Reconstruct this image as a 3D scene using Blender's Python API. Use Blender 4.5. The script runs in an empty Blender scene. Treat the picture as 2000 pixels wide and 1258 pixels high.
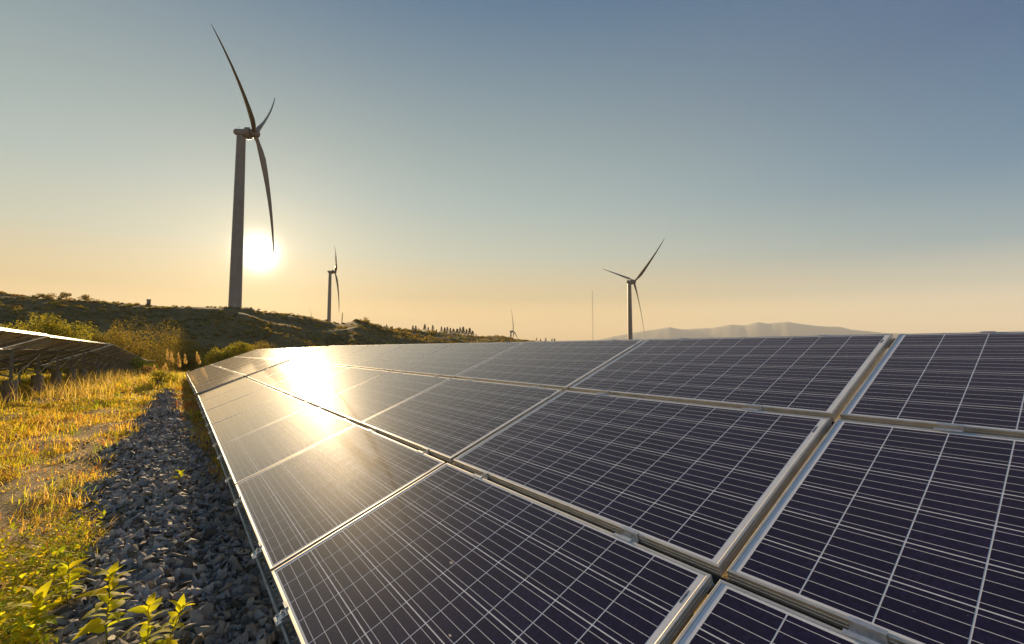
import bpy, math, random
import numpy as np
from mathutils import Matrix, Vector
random.seed(7); rng = np.random.default_rng(7)
scn = bpy.context.scene
R = math.radians
# ---------------------------------------------------------------- camera
CAMZ = 1.5
PITCH = R(3.4259)
F = 880.725
cd = bpy.data.cameras.new('camera'); cam = bpy.data.objects.new('camera', cd)
scn.collection.objects.link(cam); scn.camera = cam
cam.location = (0, 0, CAMZ); cam.rotation_euler = (math.pi/2 + PITCH, 0, 0)
cd.sensor_width = 36.0; cd.lens = F/2000*36.0
cd.clip_start = 0.05; cd.clip_end = 40000
# ---------------------------------------------------------------- sky and sun
SUN_AZ, SUN_EL = R(-29.606), R(10.538)     # azimuth from +Y towards +X
sd = Vector((math.sin(SUN_AZ)*math.cos(SUN_EL), math.cos(SUN_AZ)*math.cos(SUN_EL), math.sin(SUN_EL)))
world = bpy.data.worlds.new('World'); scn.world = world; world.use_nodes = True
wt = world.node_tree; wt.nodes.clear()

def lin(c):
    out = []
    for v in c:
        v = v/255.0
        out.append(v/12.92 if v <= 0.04045 else ((v+0.055)/1.055)**2.4)
    return out

def mathn(nt, op, a, b=None, c=None, clamp=False):
    n = nt.nodes.new('ShaderNodeMath'); n.operation = op; n.use_clamp = clamp
    for i, v in enumerate((a, b, c)):
        if v is None: continue
        if isinstance(v, (int, float)): n.inputs[i].default_value = v
        else: nt.links.new(v, n.inputs[i])
    return n.outputs[0]

def rampn(nt, fac, stops, interp='LINEAR'):
    n = nt.nodes.new('ShaderNodeValToRGB'); n.color_ramp.interpolation = interp
    cr = n.color_ramp
    while len(cr.elements) > 1: cr.elements.remove(cr.elements[-1])
    cr.elements[0].position = stops[0][0]; cr.elements[0].color = (*stops[0][1], 1)
    for p, c in stops[1:]:
        e = cr.elements.new(p); e.color = (*c, 1)
    nt.links.new(fac, n.inputs[0])
    return n.outputs[0]

def mixn(nt, fac, a, b, kind='MIX'):
    n = nt.nodes.new('ShaderNodeMix'); n.data_type = 'RGBA'; n.blend_type = kind
    for idx, v in ((0, fac), (6, a), (7, b)):
        if isinstance(v, (int, float)): n.inputs[idx].default_value = v
        elif isinstance(v, (tuple, list)): n.inputs[idx].default_value = (*v[:3], 1)
        else: nt.links.new(v, n.inputs[idx])
    return n.outputs[2]

tc = wt.nodes.new('ShaderNodeTexCoord')
nrm = wt.nodes.new('ShaderNodeVectorMath'); nrm.operation = 'NORMALIZE'; wt.links.new(tc.outputs['Generated'], nrm.inputs[0])
sep = wt.nodes.new('ShaderNodeSeparateXYZ'); wt.links.new(nrm.outputs[0], sep.inputs[0])
dot = wt.nodes.new('ShaderNodeVectorMath'); dot.operation = 'DOT_PRODUCT'; wt.links.new(nrm.outputs[0], dot.inputs[0]); dot.inputs[1].default_value = sd
s = dot.outputs['Value']; z = mathn(wt, 'MAXIMUM', sep.outputs[2], 0.0)
K = 1/1.16
def ks(r, g_, b_): return (r*K, g_*K, b_*K)
sky_far = rampn(wt, z, [(0, ks(1.42, 1.08, .66)), (.04, ks(1.45, 1.15, .72)), (.10, ks(.66, .68, .58)), (.17, ks(.20, .38, .48)),
                        (.28, ks(.04, .20, .37)), (.46, ks(.0, .092, .265)), (1, ks(.0, .05, .18))])
sky_near = rampn(wt, z, [(0, ks(1.55, .95, .32)), (.05, ks(1.66, 1.06, .36)), (.11, ks(.90, .67, .32)), (.20, ks(.58, .62, .50)),
                         (.30, ks(.40, .51, .50)), (.42, ks(.28, .385, .41)), (.62, ks(.085, .19, .31)), (1, ks(.03, .10, .2))])
mr = wt.nodes.new('ShaderNodeMapRange'); mr.interpolation_type = 'SMOOTHSTEP'
wt.links.new(s, mr.inputs[0]); mr.inputs[1].default_value = 0.02; mr.inputs[2].default_value = 0.97
base = mixn(wt, mr.outputs[0], sky_far, sky_near)
base = mixn(wt, 1.0, base, (10, 10, 10), 'MULTIPLY')
nish = wt.nodes.new('ShaderNodeTexSky'); nish.sky_type = 'NISHITA'; nish.sun_disc = False
nish.sun_elevation = SUN_EL; nish.sun_rotation = SUN_AZ; nish.dust_density = 2.0; nish.air_density = 1.0
# warm boost added to the unseen sky opposite the sun, to light panels and gravel
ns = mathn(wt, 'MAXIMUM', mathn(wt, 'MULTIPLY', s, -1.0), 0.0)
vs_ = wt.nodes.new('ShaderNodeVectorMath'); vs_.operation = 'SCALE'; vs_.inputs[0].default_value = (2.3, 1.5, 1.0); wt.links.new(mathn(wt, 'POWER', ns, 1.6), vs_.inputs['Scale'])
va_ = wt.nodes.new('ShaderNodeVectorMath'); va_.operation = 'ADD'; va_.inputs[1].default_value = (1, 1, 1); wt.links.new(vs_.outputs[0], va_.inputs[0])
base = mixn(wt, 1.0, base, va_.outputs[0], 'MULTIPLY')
col = mixn(wt, 0.06, base, nish.outputs[0])
sp = mathn(wt, 'MAXIMUM', s, 0.0)
for power, amp, tint in ((40, .45, (1.0, .70, .34)), (300, 1.7, (1, .80, .48)), (2600, 34.0, (1, .92, .75))):
    g = mathn(wt, 'MULTIPLY', mathn(wt, 'POWER', sp, float(power)), float(amp))
    v = wt.nodes.new('ShaderNodeVectorMath'); v.operation = 'SCALE'; v.inputs[0].default_value = tint; wt.links.new(g, v.inputs['Scale'])
    col = mixn(wt, 1.0, col, v.outputs[0], 'ADD')
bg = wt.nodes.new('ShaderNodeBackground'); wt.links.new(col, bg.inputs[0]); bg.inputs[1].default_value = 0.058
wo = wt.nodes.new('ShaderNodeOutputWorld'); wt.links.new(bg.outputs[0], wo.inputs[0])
world.cycles.sampling_method = 'MANUAL'; world.cycles.sample_map_resolution = 1024
sl = bpy.data.lights.new('sun', 'SUN'); sl.energy = 5.0; sl.angle = R(0.55); sl.color = (1.0, .73, .41)
sun = bpy.data.objects.new('sun', sl); scn.collection.objects.link(sun)
sun.rotation_euler = sd.to_track_quat('Z', 'Y').to_euler()
scn.view_settings.view_transform = 'Standard'; scn.view_settings.look = 'None'
scn.view_settings.exposure = 1.0; scn.view_settings.gamma = 1.0; scn.view_settings.use_curve_mapping = False
cy = scn.cycles; cy.max_bounces = 6; cy.diffuse_bounces = 3; cy.glossy_bounces = 3; cy.transmission_bounces = 4
cy.volume_bounces = 0; cy.transparent_max_bounces = 6; cy.use_denoising = True; cy.sample_clamp_indirect = 6.0
cy.caustics_reflective = False; cy.caustics_refractive = False

# ---------------------------------------------------------------- helpers
COL = scn.collection
def tag(o, label=None, cat=None, group=None, kind=None):
    if label: o['label'] = label
    if cat: o['category'] = cat
    if group: o['group'] = group
    if kind: o['kind'] = kind
    return o

def empty(name, loc=(0, 0, 0), rot=(0, 0, 0)):
    o = bpy.data.objects.new(name, None); o.empty_display_size = .2; COL.objects.link(o)
    o.location = loc; o.rotation_euler = rot
    return o

def mesh(name, V, Fc, mat=None, smooth=False, attr=None):
    me = bpy.data.meshes.new(name)
    me.from_pydata([tuple(v) for v in V], [], [tuple(f) for f in Fc])
    if mat: me.materials.append(mat)
    if smooth: me.polygons.foreach_set('use_smooth', [True]*len(me.polygons))
    me.update()
    return me

def fast_mesh(name, V, Fc, mat=None, col=None, smooth=False):
    """V (n,3), Fc (m,k) numpy; col (n,3) per vertex colour variety"""
    me = bpy.data.meshes.new(name); n = len(V); m, k = Fc.shape
    me.vertices.add(n); me.vertices.foreach_set('co', np.ascontiguousarray(V, np.float32).ravel())
    me.loops.add(m*k); me.loops.foreach_set('vertex_index', np.ascontiguousarray(Fc, np.int32).ravel())
    me.polygons.add(m); me.polygons.foreach_set('loop_start', np.arange(0, m*k, k, dtype=np.int32))
    me.polygons.foreach_set('use_smooth', np.full(m, bool(smooth)))
    if col is not None:
        a = me.color_attributes.new('tint', 'FLOAT_COLOR', 'POINT')
        c4 = np.ones((n, 4), np.float32); c4[:, :3] = col; a.data.foreach_set('color', c4.ravel())
    if mat: me.materials.append(mat)
    me.update(calc_edges=True); me.validate()
    return me

def obj(name, me, parent=None, loc=(0, 0, 0), rot=(0, 0, 0), scale=None):
    o = bpy.data.objects.new(name, me); COL.objects.link(o)
    if parent: o.parent = parent
    o.location = loc; o.rotation_euler = rot
    if scale: o.scale = scale
    return o

class MB:
    def __init__(s): s.V = []; s.F = []
    def add(s, V, Fc):
        n = len(s.V); s.V += [tuple(v) for v in V]; s.F += [tuple(i+n for i in f) for f in Fc]
    def box(s, x0, x1, y0, y1, z0, z1):
        s.add([(x0,y0,z0),(x1,y0,z0),(x1,y1,z0),(x0,y1,z0),(x0,y0,z1),(x1,y0,z1),(x1,y1,z1),(x0,y1,z1)],
              [(0,3,2,1),(4,5,6,7),(0,1,5,4),(1,2,6,5),(2,3,7,6),(3,0,4,7)])
    def tube(s, p, q, r0, r1=None, n=10, cap=True):
        r1 = r0 if r1 is None else r1
        p = Vector(p); q = Vector(q); d = (q-p).normalized()
        a = d.orthogonal().normalized(); b = d.cross(a)
        V = []
        for c, r in ((p, r0), (q, r1)):
            for i in range(n):
                t = 2*math.pi*i/n; V.append(c + a*math.cos(t)*r + b*math.sin(t)*r)
        Fc = [(i, (i+1) % n, n+(i+1) % n, n+i) for i in range(n)]
        if cap: Fc += [tuple(range(n))[::-1], tuple(range(n, 2*n))]
        s.add(V, Fc)
    def bar(s, p, q, w, h):
        """rectangular bar from p to q"""
        p = Vector(p); q = Vector(q); d = (q-p).normalized()
        up = Vector((0, 0, 1)) if abs(d.z) < .95 else Vector((0, 1, 0))
        a = d.cross(up).normalized()*w/2; b = a.cross(d).normalized()*h/2
        V = [c+i*a+j*b for c in (p, q) for i, j in ((-1,-1),(1,-1),(1,1),(-1,1))]
        s.add(V, [(0,3,2,1),(4,5,6,7),(0,1,5,4),(1,2,6,5),(2,3,7,6),(3,0,4,7)])
    def extrude(s, prof, x0, x1, closed=True):
        """profile in (y,z) extruded along x"""
        n = len(prof)
        V = [(x0, y, zz) for y, zz in prof]+[(x1, y, zz) for y, zz in prof]
        Fc = [(i, (i+1) % n, n+(i+1) % n, n+i) for i in range(n if closed else n-1)]
        if closed: Fc += [tuple(range(n))[::-1], tuple(range(n, 2*n))]
        s.add(V, Fc)
    def lathe(s, prof, origin, axis, n=24):
        o = Vector(origin); d = Vector(axis).normalized(); a = d.orthogonal().normalized(); b = d.cross(a)
        V = []
        for t, r in prof:
            for i in range(n):
                th = 2*math.pi*i/n; V.append(o+d*t+(a*math.cos(th)+b*math.sin(th))*r)
        m = len(prof)
        Fc = [(j*n+i, j*n+(i+1) % n, (j+1)*n+(i+1) % n, (j+1)*n+i) for j in range(m-1) for i in range(n)]
        Fc += [tuple(range(n))[::-1], tuple(range((m-1)*n, m*n))]
        s.add(V, Fc)
    def me(s, name, mat, smooth=False, angle=None):
        m = mesh(name, s.V, s.F, mat, smooth)
        if angle:
            m.polygons.foreach_set('use_smooth', [True]*len(m.polygons))
            m.set_sharp_from_angle(angle=R(angle))
        return m

# ---------------------------------------------------------------- materials
def newmat(name):
    m = bpy.data.materials.new(name); m.use_nodes = True
    nt = m.node_tree; b = nt.nodes['Principled BSDF']
    return m, nt, b
def noise(nt, scale, detail=4, rough=.55, vec=None, dist=0):
    n = nt.nodes.new('ShaderNodeTexNoise'); n.inputs['Scale'].default_value = scale; n.inputs['Detail'].default_value = detail
    n.inputs['Roughness'].default_value = rough; n.inputs['Distortion'].default_value = dist
    if vec is not None: nt.links.new(vec, n.inputs['Vector'])
    return n.outputs['Fac']
def objco(nt):
    return nt.nodes.new('ShaderNodeTexCoord').outputs['Object']
def posco(nt):
    return nt.nodes.new('ShaderNodeNewGeometry').outputs['Position']
def bump(nt, b, h, strength=.3, dist=.01):
    n = nt.nodes.new('ShaderNodeBump'); n.inputs['Strength'].default_value = strength; n.inputs['Distance'].default_value = dist
    nt.links.new(h, n.inputs['Height']); nt.links.new(n.outputs[0], b.inputs['Normal'])

def metal_mat(name, c1, c2, rough, metallic=1.0, scale=30, bstr=.05):
    m, nt, b = newmat(name); v = objco(nt)
    f = noise(nt, scale, 5, .6, v)
    nt.links.new(rampn(nt, f, [(.35, c1), (.68, c2)]), b.inputs['Base Color'])
    b.inputs['Metallic'].default_value = metallic
    nt.links.new(mathn(nt, 'MULTIPLY_ADD', noise(nt, scale*.3, 3, .5, v), .2, rough-.1), b.inputs['Roughness'])
    bump(nt, b, noise(nt, scale*8, 3, .6, v), bstr, .002)
    return m
M_ALU = metal_mat('anodised_aluminium', (.66, .61, .53), (.80, .75, .66), .50, .8, 14, .04)
M_ALU2 = metal_mat('clamp_aluminium', (.62, .61, .59), (.8, .79, .77), .38, .7, 60, .05)
M_GALV = metal_mat('galvanised_steel', (.20, .20, .19), (.36, .36, .34), .5, .55, 18, .1)
M_BOLT = metal_mat('bolt_steel', (.35, .34, .33), (.5, .5, .48), .35, 1, 90, .1)

GLOSS = 0.056
def laminate_base(nt, b):
    """glass sheet bonded over the cells: clear coat + slightly dusty broad gloss"""
    v = posco(nt)
    b.inputs['IOR'].default_value = 1.45
    dust = noise(nt, 2.2, 5, .6, v)
    nt.links.new(mathn(nt, 'MULTIPLY_ADD', dust, .10, .42), b.inputs['Roughness'])
    b.inputs['Specular IOR Level'].default_value = 0.006
    b.inputs['Sheen Weight'].default_value = .10; b.inputs['Sheen Roughness'].default_value = .35; b.inputs['Sheen Tint'].default_value = (1, .85, .65, 1)
    b.inputs['Coat Weight'].default_value = 1.0
    b.inputs['Coat IOR'].default_value = 1.40
    nt.links.new(mathn(nt, 'MULTIPLY_ADD', noise(nt, 3.1, 4, .6, v), .03, GLOSS-.015), b.inputs['Coat Roughness'])
    n = nt.nodes.new('ShaderNodeBump'); n.inputs['Strength'].default_value = .012; n.inputs['Distance'].default_value = .001
    nt.links.new(noise(nt, 900, 2, .5, v), n.inputs['Height']); nt.links.new(n.outputs[0], b.inputs['Coat Normal'])
    return v

CP = .159      # cell pitch
M_CELL, nt, b = newmat('silicon_cell'); v = laminate_base(nt, b)
oc = objco(nt); sx = nt.nodes.new('ShaderNodeSeparateXYZ'); nt.links.new(oc, sx.inputs[0])
ty = mathn(nt, 'FRACT', mathn(nt, 'MULTIPLY_ADD', sx.outputs[1], 1/CP, 8.5))
tb = mathn(nt, 'FRACT', mathn(nt, 'MULTIPLY', ty, 4.0))
bb = mathn(nt, 'LESS_THAN', mathn(nt, 'ABSOLUTE', mathn(nt, 'SUBTRACT', tb, .5)), .023)
vor = nt.nodes.new('ShaderNodeTexVoronoi'); vor.inputs['Scale'].default_value = 90; nt.links.new(v, vor.inputs['Vector'])
sv = nt.nodes.new('ShaderNodeSeparateColor'); nt.links.new(vor.outputs['Color'], sv.inputs[0])
fl = noise(nt, 420, 2, .6, v)
k = mathn(nt, 'MULTIPLY_ADD', sv.outputs[0], .35, mathn(nt, 'MULTIPLY', fl, .65))
cc = rampn(nt, k, [(.2, (.008, .005, .022)), (.55, (.016, .010, .042)), (.85, (.036, .024, .078))])
oi = nt.nodes.new('ShaderNodeObjectInfo')
cc = mixn(nt, mathn(nt, 'MULTIPLY', oi.outputs['Random'], .45), cc, (.009, .008, .02))
specks = mathn(nt, 'GREATER_THAN', noise(nt, 150, 1, .5, v), .79)
cc = mixn(nt, mathn(nt, 'MULTIPLY', specks, .5), cc, (.3, .22, .14))
cc = mixn(nt, bb, cc, (.88, .85, .82))
cc = mixn(nt, mathn(nt, 'MULTIPLY', noise(nt, 1.7, 6, .65, v, .4), .045), cc, (.42, .33, .24))
nt.links.new(cc, b.inputs['Base Color'])
M_BACK, nt, b = newmat('white_backsheet'); v = laminate_base(nt, b)
nt.links.new(rampn(nt, noise(nt, 25, 3, .5, v), [(.3, (.82, .80, .78)), (.7, (.9, .88, .86))]), b.inputs['Base Color'])
M_RIB, nt, b = newmat('silver_ribbon'); laminate_base(nt, b); b.inputs['Base Color'].default_value = (.82, .82, .84, 1)
M_INK, nt, b = newmat('dark_ink'); laminate_base(nt, b); b.inputs['Base Color'].default_value = (.05, .05, .055, 1)
M_DROP, nt, b = newmat('dried_dropping'); b.inputs['Base Color'].default_value = (.62, .5, .38, 1); b.inputs['Roughness'].default_value = .9
M_PVC, nt, b = newmat('black_cable'); b.inputs['Base Color'].default_value = (.02, .02, .02, 1); b.inputs['Roughness'].default_value = .5

M_CONC, nt, b = newmat('cast_concrete'); v = posco(nt)
f1 = noise(nt, 6, 6, .6, v)
nt.links.new(rampn(nt, f1, [(.3, (.20, .165, .12)), (.7, (.36, .31, .24))]), b.inputs['Base Color']); b.inputs['Roughness'].default_value = .9
bump(nt, b, noise(nt, 60, 5, .7, v), .5, .01)

def leaf_mat(name, trans=.5, rough=.5, gain=1.0):
    m, nt, b = newmat(name)
    at = nt.nodes.new('ShaderNodeAttribute'); at.attribute_name = 'tint'
    c = at.outputs['Color']
    nt.links.new(c, b.inputs['Base Color']); b.inputs['Roughness'].default_value = rough
    b.inputs['Specular IOR Level'].default_value = .35
    tr = nt.nodes.new('ShaderNodeBsdfTranslucent')
    nt.links.new(mixn(nt, 1.0, c, (1.25*gain, 1.15*gain, .55*gain), 'MULTIPLY'), tr.inputs[0])
    mx = nt.nodes.new('ShaderNodeMixShader'); mx.inputs[0].default_value = trans
    nt.links.new(b.outputs[0], mx.inputs[1]); nt.links.new(tr.outputs[0], mx.inputs[2])
    nt.links.new(mx.outputs[0], nt.nodes['Material Output'].inputs[0])
    return m
M_GRASS = leaf_mat('grass_blade', .66, .5, 1.25)
M_LEAF = leaf_mat('weed_leaf', .66, .7, 1.3)
M_SHRUB = leaf_mat('shrub_leaf', .5, .6, 1.6)
M_BARK, nt, b = newmat('bark'); v = posco(nt)
nt.links.new(rampn(nt, noise(nt, 9, 5, .6, v), [(.3, (.05, .035, .02)), (.7, (.13, .09, .055))]), b.inputs['Base Color']); b.inputs['Roughness'].default_value = .95

# ---------------------------------------------------------------- pixel rays and terrain
cp_, sp_ = math.cos(PITCH), math.sin(PITCH)
def ray(x, y):
    """direction (per metre of depth) through a point of the photograph"""
    a, c = (x-1000)/F, (y-629)/F
    return np.array([a, cp_ + sp_*c, sp_ - cp_*c])
U = np.array([-.594, .8045]); P = np.array([-.8045, -.594])
def ap(x, y): return x*U[0]+y*U[1], x*P[0]+y*P[1]
def xy(a, p): return a*U[0]+p*P[0], a*U[1]+p*P[1]

SKY = [(-400,590),(0,571),(60,577),(100,581),(160,587),(230,592),(280,597),(330,598),(400,599),(450,601),(480,604),(520,611),(560,615),(600,619),(640,627),
       (662,633),(678,631),(697,625),(712,628),(732,636),(760,642),(800,645),(840,648),(880,653),(930,658),(975,657),(1000,662),(1040,666),(1100,670),(1200,684),(1400,690),(3000,690)]
_az, _te = [], []
for x_, y_ in SKY:
    d_ = ray(x_, y_); _az.append(math.degrees(math.atan2(d_[0], d_[1]))); _te.append(d_[2]/math.hypot(d_[0], d_[1]))
_az = np.array(_az); _te = np.array(_te)
DAZ = np.array([-180,-60,-50,-40,-33,-28,-22,-19,-15,-9,-3,4,12,30,60,180.])
DD = np.array([230,230,215,205,210,222,250,260,330,420,560,760,900,900,900,900.])
_n = [(np.array([math.cos(t), math.sin(t)]), w, a0, ph) for t, w, a0, ph in
      [(0.3, 61, 1.0, .3), (1.4, 43, .8, 1.1), (2.2, 31, .6, 2.0), (0.9, 19, .4, .5), (2.8, 13, .28, 4.1), (1.9, 8.5, .16, 3.0), (.1, 5.1, .09, 2.2)]]
def bumps(x, y):
    o = 0
    for d, w, a0, ph in _n: o = o + a0*np.sin((x*d[0]+y*d[1])*2*math.pi/w+ph+1.7*np.sin((x*d[1]-y*d[0])*2*math.pi/(w*1.7)+ph*2))
    return o
def sstep(t):
    t = np.clip(t, 0, 1); return t*t*(3-2*t)
def H(x, y):
    x = np.asarray(x, float); y = np.asarray(y, float)
    a, p = ap(x, y); r = np.hypot(x, y); az = np.degrees(np.arctan2(x, y))
    pl = -np.interp(a, [28, 45, 60, 75, 98, 130, 200], [0, .65, 1.25, 1.9, 2.7, 4.6, 6.5])
    pl = pl - .05*np.clip(-p-9, 0, 160) - .02*np.clip(-a-30, 0, 300)
    mound = .09*np.exp(-((p-.12)/.42)**2)*sstep((a+2)/2)*(1-sstep((a-19)/3))
    micro = .018*np.sin(x*3.1+1.3*np.sin(y*2.3))+.015*np.sin(y*4.7+x*1.9)
    micro = micro*sstep((r-2)/4) + .006*np.sin(x*11+y*7)
    D = np.interp(az, DAZ, DD); te = np.interp(az, _az, _te)
    Hc = CAMZ + te*D
    hv = -6.3
    t = (r-88)/(D-88)
    up = hv+(Hc-hv)*(.62*np.clip(t, 0, 1)+.38*sstep(np.clip(t, 0, 1)))
    dn = np.maximum(Hc-(r-D)*.09, -36)
    far = np.where(r < D, up, dn)+bumps(x, y)*.62*np.where(r < D, np.sin(np.clip(t, 0, 1)*math.pi)**.6*.9+.1, .8)
    w = sstep((r-72)/55)
    return (pl+mound+micro)*(1-w)+far*w
def h1(x, y): return float(H(np.array([x]), np.array([y]))[0])

# ground sheet
azs = np.radians(np.concatenate([np.arange(-66, 50, .3), np.arange(50, 294, 4)]))
rr = np.concatenate([[0.02], np.geomspace(.35, 1300, 300), np.geomspace(1400, 13500, 22)])
A, RR = np.meshgrid(azs, rr, indexing='ij')
X = RR*np.sin(A); Y = RR*np.cos(A); Zg = H(X, Y)
na, nr = A.shape
ii, jj = np.meshgrid(np.arange(na), np.arange(nr-1), indexing='ij')
i2 = (ii+1) % na
Fc = np.stack([ii*nr+jj, ii*nr+jj+1, i2*nr+jj+1, i2*nr+jj], -1).reshape(-1, 4)
M_GROUND, nt, b = newmat('ground_soil'); v = posco(nt)
geo = nt.nodes.new('ShaderNodeSeparateXYZ'); nt.links.new(v, geo.inputs[0])
rad = nt.nodes.new('ShaderNodeVectorMath'); rad.operation = 'LENGTH'; nt.links.new(v, rad.inputs[0])
soil = rampn(nt, noise(nt, 3.2, 6, .65, v), [(.30, (.36, .235, .10)), (.5, (.56, .39, .18)), (.72, (.64, .47, .25))])
lit = rampn(nt, noise(nt, 38, 4, .7, v), [(.35, (.20, .13, .045)), (.65, (.50, .35, .14))])
near = mixn(nt, rampn(nt, noise(nt, 1.1, 3, .6, v), [(.42, (0, 0, 0)), (.6, (1, 1, 1))]), soil, lit)
hill = rampn(nt, noise(nt, .055, 8, .68, v, .6), [(.28, (.09, .07, .018)), (.44, (.16, .11, .034)), (.54, (.26, .17, .055)), (.66, (.32, .215, .09)), (.82, (.38, .27, .13))])
hill = mixn(nt, .55, hill, rampn(nt, noise(nt, .9, 6, .75, v), [(.32, (.03, .03, .008)), (.5, (.12, .09, .03)), (.7, (.34, .25, .10))]))
wf = nt.nodes.new('ShaderNodeMapRange'); nt.links.new(rad.outputs['Value'], wf.inputs[0]); wf.inputs[1].default_value = 45; wf.inputs[2].default_value = 80
nt.links.new(mixn(nt, wf.outputs[0], near, hill), b.inputs['Base Color']); b.inputs['Roughness'].default_value = .95
b.inputs['Specular IOR Level'].default_value = .15
bump(nt, b, mathn(nt, 'ADD', noise(nt, 26, 6, .7, v), mathn(nt, 'MULTIPLY', noise(nt, 1.2, 4, .6, v), 2.5)), .7, .05)
g = obj('ground', fast_mesh('ground', np.stack([X, Y, Zg], -1).reshape(-1, 3), Fc, M_GROUND, smooth=True)); g['kind'] = 'structure'
g['label'] = 'sandy ground rising to a brown scrubby hill'

# far mountains
M_MTN, nt, b = newmat('mountain_slope'); v = posco(nt)
nt.links.new(rampn(nt, noise(nt, .002, 6, .6, v), [(.3, (.50, .44, .32)), (.7, (.54, .48, .35))]), b.inputs['Base Color']); b.inputs['Roughness'].default_value = 1  # slope colour lifted pale, painting in part of the haze
DM = 11500
pts = [(1120,676),(1180,661),(1230,651),(1290,642),(1308,639),(1330,643),(1390,641),(1430,634),(1455,635),(1480,629),(1500,632),(1540,629),(1590,636),(1640,639),(1665,644),(1740,651),(1850,654),(2000,650),(2100,655)]
mx_ = np.linspace(1120, 2100, 240)
my = np.interp(mx_, [q[0] for q in pts], [q[1] for q in pts])
V = []; NR = 15
for i, (a_, b_) in enumerate(zip(mx_, my)):
    d_ = ray(a_, b_); hd = np.array([d_[0], d_[1]])/math.hypot(d_[0], d_[1]); te = d_[2]/math.hypot(d_[0], d_[1])
    for j in range(NR):
        t = j/(NR-1)*2-1
        r_ = DM+t*2200; top = te*DM+CAMZ
        prof = max(0, 1-abs(t)**1.15)
        zz = -60+(top+60)*prof + (9*math.sin(i*.21+j*.9)+6*math.sin(i*.47-j*1.1)+4*math.sin(i*1.13))*prof*(1 if j != NR//2 else .4)
        V.append((hd[0]*r_, hd[1]*r_, zz))
Fm = np.array([(i*NR+j, i*NR+j+1, (i+1)*NR+j+1, (i+1)*NR+j) for i in range(239) for j in range(NR-1)])
mt = obj('mountain_range', fast_mesh('mountain_range', np.array(V), Fm, M_MTN, smooth=True)); mt['kind'] = 'structure'; mt['label'] = 'pale hazy mountain range on the horizon'

# ---------------------------------------------------------------- solar panel prototypes
PL, PW, GU, GV = 1.65, .99, .0266, .0382
PU, PV = PL+GU, PW+GV
FD = .036; LIP = .011; LT = .0016
def frame_mesh():
    mb = MB()
    # profile (inward distance d, height n); top surface of lip at 0; chamfered, outer wall with two grooves, bottom return
    prof = [(.0012, 0), (LIP-.002, 0), (LIP, -.0012), (LIP, -.0045), (.003, -.0045), (.003, -FD+.002), (.022, -FD+.002), (.022, -FD), (0, -FD),
            (0, -.0265), (.0012, -.0255), (.0012, -.0235), (0, -.0225), (0, -.0145), (.0012, -.0135), (.0012, -.0115), (0, -.0105), (0, -.0012)]
    n = len(prof); hx, hy = PL/2, PW/2
    V = []
    for sx_, sy_ in ((-1,-1),(1,-1),(1,1),(-1,1)):
        for d, zz in prof: V.append((sx_*(hx-d), sy_*(hy-d), zz))
    Fc = []
    for c in range(4):
        c2 = (c+1) % 4
        for i in range(n):
            j = (i+1) % n; Fc.append((c*n+i, c*n+j, c2*n+j, c2*n+i))
    mb.add(V, Fc); return mb.me('frame', M_ALU)
ME_FRAME = frame_mesh()
mb = MB(); mb.box(-PL/2+.004, PL/2-.004, -PW/2+.004, PW/2-.004, -.0044, -LT-.00022); ME_LAM = mb.me('laminate', M_BACK)
X0, Y0 = -4.5*CP, -2.5*CP
hc = (CP-.0042)/2
def cell_quad(mb, cx, cy_):
    c = .0015
    V = [(cx-hc+c,cy_-hc,0),(cx+hc-c,cy_-hc,0),(cx+hc,cy_-hc+c,0),(cx+hc,cy_+hc-c,0),(cx+hc-c,cy_+hc,0),(cx-hc+c,cy_+hc,0),(cx-hc,cy_+hc-c,0),(cx-hc,cy_-hc+c,0)]
    W = [(x, y, -.00015) for x, y, _ in V]
    mb.add(V+W, [tuple(range(8))]+[(i+8, (i+1) % 8+8, (i+1) % 8, i) for i in range(8)])
mb = MB(); cell_quad(mb, 0, 0); ME_CELL = mb.me('cell', M_CELL)
mb = MB()
for i in range(10):
    for j in range(6): cell_quad(mb, i*CP, j*CP)
ME_CELLS = mb.me('cells', M_CELL)
# bus ribbons in the margin at the far end of the panel (local -x)
mb = MB()
for j in range(6):
    y0 = (j-2.5)*CP
    mb.box(-5*CP-.0115, -5*CP-.0065, y0-.052, y0+.052, -LT-.0008, -LT-.0001)
    mb.box(-5*CP-.0055, -5*CP-.0028, y0-.074, y0+.074, -LT-.0008, -LT-.0002)
ME_RIB = mb.me('bus_ribbon', M_RIB)
mb = MB()
xx = 0
rr_ = random.Random(3)
for i in range(22):
    w = rr_.choice([.0007, .0012, .0018]); mb.box(5*CP+.002, 5*CP+.0085, .36+xx, .36+xx+w, -LT-.0006, -LT+.0002); xx += w+rr_.choice([.0008, .0013])
ME_SER = mb.me('serial_label', M_INK)
mb = MB(); mb.box(-.05, .05, -.06, .06, -.024, -.0048); mb.tube((-.03, -.06, -.016), (-.03, -.45, -.02), .003, n=6); mb.tube((.03, -.06, -.016), (.55, -.25, -.02), .003, n=6)
ME_JB = mb.me('junction_box', M_PVC)

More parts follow.
